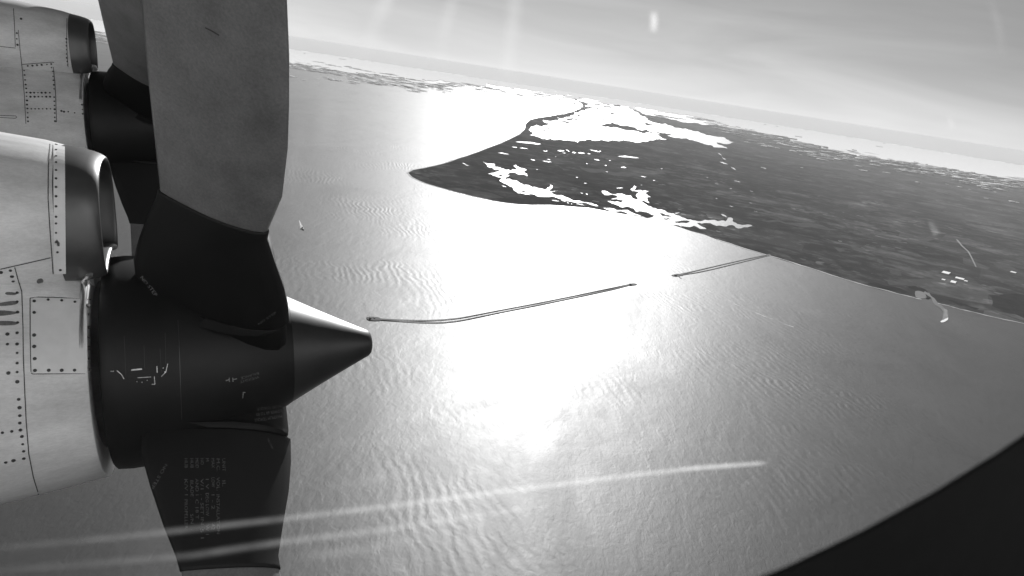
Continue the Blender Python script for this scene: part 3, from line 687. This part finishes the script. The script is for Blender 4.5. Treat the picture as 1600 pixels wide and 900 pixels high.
screws(K1, [(u+3, v) for u, v in scr1], nac, 1.9, off=.0045)
scr2 = [(53.5,471.5),(75.3,469.2),(96.4,470.3),(117.2,472.5),(137,477.7),(137,491.7),(137,512),(137,527.5),(137.5,543.7),(137.5,560.8),(138,577.6),(116.6,578.2),(96.4,578.5),(76.2,578.5),(54.7,578.8),(54.4,560.5),(53.5,541.5),(53.5,524),(53.2,506.7),(53.5,489)]
screws(K1, scr2, nac, 2.5, off=.0055)
scr3 = [(1.2,425.5),(16.2,422.7),(18.7,432),(20.5,439.5),(26.7,457.5),(26.7,471.5),(27.4,487.7),(27.4,504),(11.5,522),(26.7,520),(11.5,537.8),(26.7,537.5),(26.7,551.4),(26.7,567.3),(13,582.9),(26.7,581.3),(27,596.5),(28.3,611),(29.2,624),(30.5,637),(31,649.4),(31,661),(32,671.8),(18.3,674),(3.7,676),(34.2,682),(35.4,694),(37,705),(37.2,716.5),(21,719.5),(9,722.5)]
screws(K1, scr3, nac, 2.3)
for c4 in (((8,456),(25,457),(27,461),(8,461)), ((-6,474),(27,469),(29,476),(-6,479)), ((-6,484),(27,487),(30,490),(-6,495)), ((-6,501),(27,502),(29,508),(-6,509)), ((57,437),(66,434),(69,441),(58,444))):
    grid_plate('oil_stain', K1, c4, 8, 3, .0006, M_stain, nac, rnd=.8)
# small gusset between the lip and the rim band
gp = []
for (u, v) in ((126,443),(134,429),(145,428),(145,447)):
    p, n = K1.hit(u, v, .006); gp.append((p, n))
if all(p is not None for p, n in gp):
    vs = [p for p, n in gp]+[p-n*.02 for p, n in gp]
    g = obj('gusset', mesh('gusset', vs, [(0,1,2,3),(0,4,5,1),(1,5,6,2),(2,6,7,3),(3,7,4,0)]), M_bright, nac)

# details of the farther nacelle
K2 = Caster(M2, [cowl, scoop, lip])
fs_ = lambda L: [(a/4.5, b/4.5) for a, b in L]
far_scr = fs_([(148,132),(118,233),(118,273),(123,315),(195,463),(228,461),(260,458),(293,456),(330,453),(360,450),(170,497),(173,528),(177,562),(181,595),(184,622),(187,650),(187,677),(190,706),(190,735),(193,763),(195,793),(195,825),(197,853),(362,475),(373,502),(373,537),(376,565),(378,597),(380,625),(380,655),(381,683),(382,712),(383,742),(384,768),(385,795),(385,825),(387,852)]
  +[(x,652) for x in (214,240,267,293,320,350)]+[(x,680) for x in (214,243,270,297,325,352)]+[(x,765) for x in (220,247,273,300,328,355)]
  +[(467,273),(467,297),(467,322),(468,350),(469,380),(470,407),(473,432),(475,457),(577,736),(580,770),(582,800),(432,780),(450,785),(480,785),(525,793)])
screws(K2, far_scr, nac2, 1.25, off=.003)
seams(K2, [fs_(l) for l in ([(0,326),(110,338)], [(95,60),(103,200),(108,330)], [(128,210),(140,340),(158,500),(172,680),(182,870)], [(155,452),(250,445),(370,436),(380,440)], [(375,470),(390,640),(398,860)], [(0,812),(110,815),(118,824),(108,832),(0,826)], [(470,130),(468,250),(472,380),(478,470)])], nac2, .9, off=.002)

# ---------------------------------------------------------------- propeller
PHI1, PHI2 = .6519, 1.0815
def interp(x, xs, ys): return float(np.interp(x, xs, ys))
RS = [.30, .44, .55, .68, .78, .83, 1.0, 1.2, 1.45, 1.8, 2.0, 2.06]
BETA = [66, 63, 62, 61, 60, 60, 58, 55, 51, 47, 45, 45]
AFT = [.27, .272, .245, .205, .168, .155, .155, .158, .16, .16, .13, .08]
FWD = [.26, .255, .238, .203, .178, .184, .225, .24, .245, .225, .17, .09]
THK = [.19, .16, .13, .10, .08, .07, .05, .036, .026, .018, .012, .006]
def section(r_, grow=0.0, n=20, af=None, fd=None, th=None):
    af = (AFT and interp(r_, RS, AFT)) if af is None else af; fd = interp(r_, RS, FWD) if fd is None else fd; th = interp(r_, RS, THK) if th is None else th
    b = R(interp(r_, RS, BETA)); cs, sn = math.sin(b), math.cos(b)     # chord dir = X*sin(b)+T*cos(b)
    pts = []
    for i in range(n):
        t = 2*math.pi*i/n; s = math.cos(t)
        c = (fd-af)/2+(fd+af)/2*s
        prof = math.sqrt(max(0, 1-s*s))*(1-.35*(-s+1)/2)
        h = math.copysign(th/2*prof, math.sin(t))
        if s < 0: h *= (1+s*.25)
        c += grow*s; h += math.copysign(grow, math.sin(t)) if abs(math.sin(t)) > 1e-6 else 0
        # blade frame: Z radial, X forward, Y tangential
        pts.append(Vector((c*cs+h*sn, c*sn-h*cs, r_)))
    return pts
def add_blade_mesh():
    rs = [.80, .83, .9, 1.0, 1.1, 1.2, 1.35, 1.5, 1.65, 1.8, 1.92, 2.0, 2.04, 2.06]
    bl = loft('blade', [section(r_) for r_ in rs], True, True)
    cf = loft('cuff', [section(r_, .004) for r_ in (.352, .36, .4, .44, .5, .55, .6, .68, .74, .78, .81, .8215)]+[section(.823, .001)], True, True)
    isl_ = [section(r_, -.002, af=.29, fd=.255, th=.22) for r_ in (.16, .24, .32)]+[section(.340, -.008, af=.29, fd=.255, th=.22), section(.347, -.022, af=.29, fd=.255, th=.22)]
    il = loft('root_fairing', isl_, True, True)
    return bl, cf, il
ME_blade, ME_cuff, ME_isl = add_blade_mesh()
for m_, mat in ((ME_blade, M_blade), (ME_cuff, M_boot), (ME_isl, M_boot)): m_.materials.append(mat)
# smooth wide radius spinner: back plate to tip
SP = [(-.35, .30), (-.352, .376), (-.345, .384), (-.30, .388), (-.2, .384), (-.1, .372), (0, .345), (.08, .312), (.16, .270), (.26, .210), (.36, .158), (.46, .108), (.54, .069), (.572, .054), (.583, .044), (.588, .03), (.590, .004)]
ME_spin = loft('spinner', [circ(x, r_, 96) for x, r_ in SP if x <= .26]); ME_spin.materials.append(M_black)
ME_nose = loft('nose_cone', [circ(.2605, .2095, 96)]+[circ(x, r_, 96) for x, r_ in SP if x > .26]); ME_nose.materials.append(M_nose)
def build_prop(M, phi):
    root = empty('propeller', mat=M)
    obj('spinner', ME_spin, None, root); obj('nose_cone', ME_nose, None, root)
    bl = []
    for k in range(4):
        a = phi+k*math.pi/2
        zr = Vector((0, -math.sin(a), math.cos(a))); ty = Vector((0, -math.cos(a), -math.sin(a)))
        m = Matrix((Vector((1, 0, 0)), ty, zr)).transposed().to_4x4()
        b = obj('blade', ME_blade, None, root); b.matrix_local = m
        c = obj('cuff', ME_cuff, None, b); i = obj('root_fairing', ME_isl, None, root); i.matrix_local = m
        bl.append((b, c, i))
    return root, bl
prop, bl1 = build_prop(M1, PHI1); prop2, bl2 = build_prop(M2, PHI2)
tag(prop, 'nearer propeller with big grey blades, black cuffs and a pointed black spinner', 'propeller', 'propellers')
tag(prop2, 'farther propeller half hidden behind the nearer one at the upper left', 'propeller', 'propellers')
seam_list = []
# lettering and marks, laid on the surfaces they are printed on
def local_copy(o, Mroot):            # mesh of a part in the propeller's own frame
    me = o.data.copy(); m = Mroot.inverted() @ o.matrix_world
    me.transform(m); ob = bpy.data.objects.new('tmp', me); return ob
bpy.context.view_layer.update()
tmp = [local_copy(o, M1) for t in bl1 for o in t]+[local_copy(o, M1) for o in prop.children if o.name.startswith(('spinner', 'nose_cone'))]
KP = Caster(M1, tmp)
def print_text(s, p0, p1, hpx, mat, cast=KP, root=prop, name='lettering', flip=False):
    cu = bpy.data.curves.new('t', 'FONT'); cu.body = s; cu.size = 1; cu.resolution_u = 2
    to = bpy.data.objects.new('t', cu); C.objects.link(to); bpy.context.view_layer.update()
    me = bpy.data.meshes.new_from_object(to.evaluated_get(bpy.context.evaluated_depsgraph_get()))
    bpy.data.objects.remove(to)
    xs = [v.co.x for v in me.vertices]; W = max(xs) or 1
    dx, dy = p1[0]-p0[0], p1[1]-p0[1]; L = math.hypot(dx, dy); ux, uy = dx/L, dy/L; vx, vy = uy, -ux
    ok = True
    for v in me.vertices:
        a, b = v.co.x/W*L, v.co.y/.7*hpx
        p, n = cast.hit(p0[0]+ux*a+vx*b, p0[1]+uy*a+vy*b, .0015)
        if p is None: ok = False; break
        v.co = p
    if ok: me.materials.append(mat); return obj(name, me, None, root)
print_text('NO STEP', (219,433), (242,464), 5.5, M_print)
print_text('NO STEP', (258,724), (236,762), 5, M_print2)
print_text('NO STEP', (404,508), (432,489), 3.4, M_print2)
print_text('MAXIMUM TORQUE', (440,648), (397,655), 5, M_print2)
print_text('LOWER 60 TO 80', (440,640), (400,646), 4.6, M_print2)
print_text('IN LBS TORQUE', (440,632), (401,637), 4.6, M_print2)
print_text('BALANCE', (404,581), (376,589), 4, M_print2); print_text('WEIGHT', (404,587), (374,595), 4, M_print2)
print_text('NO STEP', (417,686), (424,702), 3, M_print2)
for x0, segs in ((288,[(716,'HUB'),(748,'K/V 1'),(780,'PROPELLER')]), (297,[(716,'HUB'),(750,'BLADE'),(803,'S/N')]), (305,[(716,'MOD'),(748,'AND 1'),(780,'C 18 T')]), (313,[(716,'NO'),(748,'V/1 .'),(778,'- SET IN'),(826,'5 1')]),
                 (321,[(716,'M'),(746,'1 V 1'),(770,'DEG LOW'),(820,'W 1')]), (330,[(716,'MAX'),(746,'LOW'),(770,'1 - 2'),(818,'42')]), (338,[(716,'M.C.'),(746,'VOL.'),(772,'INSTALLATION')]), (347,[(716,'UNIT'),(750,'IL')])):
    for y0, s in segs: print_text(s, (x0, y0), (x0+.5, y0+len(s)*5.2), 5, M_print2)
# index marks and seams of the spinner
seams(KP, [[(352.5,594.6),(358,593)]], prop, 1.5, M_print, .0015, 'index_mark'); seams(KP, [[(357.8,590),(358.2,596.5)], [(363.4,590),(363.8,596.3)], [(364,593),(370,591.6)], [(380,612),(379,622)], [(379,613),(383,613)]], prop, 1.2, M_print, .0015, 'index_mark')
seams(KP, [[(278,500),(280,540),(282,600),(284,655)]], prop, .9, material('seam_glint', .06, .3, metal=.6), .001, 'spinner_seam')
seams(KP, [[(194,525),(195.5,560),(197,590)], [(225,540),(226,575)], [(258,520),(259,568)], [(250,545),(252,582)]], prop, .8, M_seam, .001, 'spinner_seam')
# latch hardware
M_latch = material('latch_metal', .35, .35, metal=1, var=.6, vscale=90)
def latch(name, lines, w_, off=.004, mat=None): seams(KP, lines, prop, w_, mat or M_latch, off, name)
latch('latch_bar', [[(205,578),(222,576.4)]], 2.2); latch('latch_bar', [[(183,579),(190,585),(194,592)]], 1.2); latch('latch_bar', [[(262,568),(259,581),(252,588)]], 1.2)
latch('latch_plate', [[(241,588),(242,600)], [(237,600),(242,600)]], 1.0); latch('latch_plate', [[(215,590),(236,588.6)]], .8); latch('latch_bar', [[(245,572),(245.5,582)]], 1.1)
screws(KP, [(174,580),(177,580),(222,597),(230,594),(214,596),(257.5,581),(255,575)], prop, .9, M_latch, .005, 'latch_rivets')
seams(KP, [[(321,43),(331,48),(343,55)]], bl1[0][0].parent, 2.0, M_seam, .001, 'scratch')
for t in tmp: bpy.data.objects.remove(t)
# scratch on the big blade
bpy.context.view_layer.update()

# ---------------------------------------------------------------- fuselage, window trim, pane
MC = aircraft_matrix(Vector((0, 0, 0)))
WX, WZ, WR = .042, .18, .2665          # centre and radius of the round window, in aircraft axes from the eye
def ring_loft(name, specs, n=96):     # specs: (radius, y) profile revolved round the window axis
    vs, fs = [], []
    for r_, y in specs:
        for i in range(n):
            t = 2*math.pi*i/n; vs.append(Vector((WX+r_*math.cos(t), y, WZ+r_*math.sin(t))))
    for k in range(len(specs)-1):
        for i in range(n): fs.append((k*n+i, k*n+(i+1) % n, (k+1)*n+(i+1) % n, (k+1)*n+i))
    return mesh(name, vs, fs, True)
win = empty('cabin_window', mat=MC); tag(win, 'dark rounded cabin window surround crossing the bottom right corner', 'window')
obj('window_trim', ring_loft('window_trim', [(.462, .155), (.400, .131), (.326, .103), (WR, .085), (.268, .0848), (.275, .083), (.30, .082), (.38, .078), (.52, .07)]), M_trim, win)
def pane_material():
    m = bpy.data.materials.new('acrylic_pane'); m.use_nodes = True; t = m.node_tree; t.nodes.clear()
    tr_ = t.nodes.new('ShaderNodeBsdfTransparent'); tr_.inputs[0].default_value = (.97, .97, .97, 1)
    tl = t.nodes.new('ShaderNodeBsdfTranslucent'); tl.inputs[0].default_value = (.9, .9, .9, 1)
    co = t.nodes.new('ShaderNodeTexCoord'); n = t.nodes.new('ShaderNodeTexNoise'); n.inputs['Scale'].default_value = 22; n.inputs['Detail'].default_value = 5
    r_ = t.nodes.new('ShaderNodeMapRange'); r_.inputs['From Min'].default_value = .35; r_.inputs['From Max'].default_value = .75; r_.inputs['To Min'].default_value = .0003; r_.inputs['To Max'].default_value = .0018
    mx = t.nodes.new('ShaderNodeMixShader'); o_ = t.nodes.new('ShaderNodeOutputMaterial')
    t.links.new(co.outputs['Object'], n.inputs['Vector']); t.links.new(n.outputs[0], r_.inputs['Value']); t.links.new(r_.outputs[0], mx.inputs[0])
    t.links.new(tr_.outputs[0], mx.inputs[1]); t.links.new(tl.outputs[0], mx.inputs[2]); t.links.new(mx.outputs[0], o_.inputs[0]); return m
M_pane = pane_material()
n = 64; vs = [Vector((WX, .130, WZ))]; fs = []
for k, q in enumerate((.1, .24, .398)):
    for i in range(n): t = 2*math.pi*i/n; vs.append(Vector((WX+q*math.cos(t), .130, WZ+q*math.sin(t))))
    for i in range(n):
        j = (i+1) % n
        if k == 0: fs.append((0, 1+i, 1+j))
        else: fs.append((1+(k-1)*n+i, 1+k*n+i, 1+k*n+j, 1+(k-1)*n+j))
pane = obj('pane', mesh('pane', vs, fs), M_pane, win)
# scuffs on the acrylic, and sun rays imitated as bright translucent strips
def streak_material(name, fac):
    m = bpy.data.materials.new(name); m.use_nodes = True; t = m.node_tree; t.nodes.clear()
    tr_ = t.nodes.new('ShaderNodeBsdfTransparent'); tl = t.nodes.new('ShaderNodeBsdfTranslucent'); tl.inputs[0].default_value = (.95, .95, .95, 1)
    at = t.nodes.new('ShaderNodeAttribute'); at.attribute_name = 'streak_amount'; mm = t.nodes.new('ShaderNodeMath'); mm.operation = 'MULTIPLY'; mm.inputs[1].default_value = fac
    co = t.nodes.new('ShaderNodeTexCoord'); n_ = t.nodes.new('ShaderNodeTexNoise'); n_.inputs['Scale'].default_value = 180; n_.inputs['Detail'].default_value = 3
    r_ = t.nodes.new('ShaderNodeMapRange'); r_.inputs['From Min'].default_value = .3; r_.inputs['From Max'].default_value = .7; r_.inputs['To Min'].default_value = .6; r_.inputs['To Max'].default_value = 1.2
    m2 = t.nodes.new('ShaderNodeMath'); m2.operation = 'MULTIPLY'
    mx = t.nodes.new('ShaderNodeMixShader'); o_ = t.nodes.new('ShaderNodeOutputMaterial')
    t.links.new(co.outputs['Object'], n_.inputs['Vector']); t.links.new(n_.outputs[0], r_.inputs['Value'])
    t.links.new(at.outputs['Fac'], mm.inputs[0]); t.links.new(mm.outputs[0], m2.inputs[0]); t.links.new(r_.outputs[0], m2.inputs[1]); t.links.new(m2.outputs[0], mx.inputs[0])
    t.links.new(tr_.outputs[0], mx.inputs[1]); t.links.new(tl.outputs[0], mx.inputs[2]); t.links.new(mx.outputs[0], o_.inputs[0]); return m
M_pane_streak = streak_material('window_scuff_and_ray', .42)
MCi = MC.inverted().to_3x3()
def on_pane(u, v, y=.1285):
    d = MCi @ ray(u, v); return d*(y/d.y)
def pane_streak(pts, dens, wpx, yy=.1285):
    # pts: (u, v) polyline; cross profile fades to nothing at both sides
    prof = [(-1, 0), (-.5, .55), (0, 1), (.5, .55), (1, 0)]
    vs, fs, dd = [], [], []
    P = []
    for i in range(len(pts)-1):
        for k in range(8): P.append((pts[i][0]+(pts[i+1][0]-pts[i][0])*k/8, pts[i][1]+(pts[i+1][1]-pts[i][1])*k/8))
    P.append(pts[-1]); N_ = len(P)
    for i, (u, v) in enumerate(P):
        q, r_ = P[max(i-1, 0)], P[min(i+1, N_-1)]; L = math.hypot(r_[0]-q[0], r_[1]-q[1]); nx, ny = -(r_[1]-q[1])/L, (r_[0]-q[0])/L
        s = i/(N_-1); e_ = dens(s); ww = wpx(s) if callable(wpx) else wpx
        for c, a in prof: vs.append(on_pane(u+nx*c*ww, v+ny*c*ww, yy)); dd.append(a*e_)
        if i:
            for k in range(4): b = 5*(i-1)+k; fs.append((b, b+5, b+6, b+1))
    me = mesh('scuff_and_ray', vs, fs); at = me.attributes.new('streak_amount', 'FLOAT', 'POINT'); at.data.foreach_set('value', dd)
    obj('scuff_and_ray', me, M_pane_streak, pane)
up = lambda s: min(1, s*2.5)*(.5+.5*s)*(1 if s < .995 else .2)
pane_streak([(-20,858),(200,838),(430,812),(600,792),(760,771),(950,747),(1080,732),(1199,723)], lambda s: (.035+.75*s**1.05)*min(1, (1.003-s)*60), lambda s: 7-3*s, .1285)
pane_streak([(-20,893),(150,880),(300,868),(440,847),(600,828),(700,812),(780,801),(870,787)], lambda s: .03+.26*math.sin(math.pi*min(1, s*.9+.1))**.7*s**.9*(1.3 if s < .97 else .3), lambda s: 8-2*s, .1282)
pane_streak([(430,702),(560,690),(700,690),(850,700),(960,702),(1100,696),(1190,698)], lambda s: .10*math.sin(math.pi*s), 7, .1279)
pane_streak([(500,765),(620,742),(700,735)], lambda s: .08*math.sin(math.pi*s), 9, .1276)
pane_streak([(440,875),(540,862),(700,835)], lambda s: .1*math.sin(math.pi*s), 12, .1273)
pane_streak([(1021,18),(1022,34),(1021,50)], lambda s: .9*math.sin(math.pi*(.1+.8*s)), 7, .127)
pane_streak([(1452,344),(1458,356),(1464,368)], lambda s: .28*s**.5*min(1, (1.02-s)*6), lambda s: 4+4*s, .127)
pane_streak([(612,-20),(590,30),(566,90)], lambda s: .26*(1-s*.9), 17, .1267)  # this and the next two: sun rays in the sky, drawn as pale strips
pane_streak([(806,-20),(799,60),(790,140)], lambda s: .24*(1-s*.9), 16, .1264)
pane_streak([(712,-20),(694,50),(684,110)], lambda s: .16*(1-s), 14, .1261)
pane_streak([(520,120),(512,180),(500,240)], lambda s: .06*math.sin(math.pi*s), 22, .1258)
pane_streak([(475,180),(460,240),(452,330)], lambda s: .05*math.sin(math.pi*s), 16, .1255)
pane_streak([(1482,180),(1486,192),(1489,204)], lambda s: .16*math.sin(math.pi*s), 6, .1252)
pane_streak([(1545,-10),(1560,40),(1566,90)], lambda s: .08*math.sin(math.pi*s), 9, .1249)
pane_streak([(1545,800),(1540,812)], lambda s: .03, 5, .1246)

# fuselage side outside the window: a real curved skin with a round hole
fus = empty('fuselage', mat=MC); tag(fus, 'pale curved fuselage side around the cabin window', 'aircraft fuselage')
def skin_y(z): 
    zc = z+.35; return .155-(1.72-math.sqrt(max(.05, 1.72**2-zc*zc)))+(1.72-math.sqrt(1.72**2-(WZ+.35)**2))*.0
vs, fs = [], []; n = 96; hx, hz0, hz1 = 9.0, -1.9, 1.2
stages = [0, .02, .06, .14, .3, .5, .75, 1]
for s in stages:
    for i in range(n):
        t = 2*math.pi*i/n; c, sn_ = math.cos(t), math.sin(t)
        ix, iz = WX+.475*c, WZ+.475*sn_
        k = 1/max(abs(c), abs(sn_)); ox = c*k*hx; oz = (hz1 if sn_ > 0 else -hz0)*sn_*k
        x, z = ix*(1-s)+ox*s, iz*(1-s)+oz*s
        vs.append(Vector((x, skin_y(z), z)))
for k in range(len(stages)-1):
    for i in range(n): fs.append((k*n+i, (k+1)*n+i, (k+1)*n+(i+1) % n, k*n+(i+1) % n))
obj('skin', mesh('skin', vs, fs, True), M_skin, fus)
# the ring that seats the pane into the skin
rv = []
vs, fs = [], []
for r_, y0 in ((.462, .155), (.475, None)):
    for i in range(n):
        t = 2*math.pi*i/n; z = WZ+r_*math.sin(t); vs.append(Vector((WX+r_*math.cos(t), y0 if y0 else skin_y(z), z)))
for i in range(n): fs.append((i, (i+1) % n, n+(i+1) % n, n+i))
obj('window_seat', mesh('window_seat', vs, fs, True), M_trim, fus)

# ================================================================ HAZE
zb, zt = -ALT-1.0, 6.0
X = 262000.0
vs = [(-X,-X,zb),(X,-X,zb),(X,X,zb),(-X,X,zb),(-X,-X,zt),(X,-X,zt),(X,X,zt),(-X,X,zt)]
hz = obj('haze', mesh('haze', vs, [(0,3,2,1),(4,5,6,7),(0,1,5,4),(1,2,6,5),(2,3,7,6),(3,0,4,7)])); tag(hz, kind='stuff')
mh = bpy.data.materials.new('haze_air'); mh.use_nodes = True; t = mh.node_tree; t.nodes.clear()
pv = t.nodes.new('ShaderNodeVolumePrincipled'); pv.inputs['Color'].default_value = (.95, .95, .95, 1); pv.inputs['Density'].default_value = 3.6e-6; pv.inputs['Anisotropy'].default_value = 0
oo = t.nodes.new('ShaderNodeOutputMaterial'); t.links.new(pv.outputs[0], oo.inputs['Volume']); hz.data.materials.append(mh)
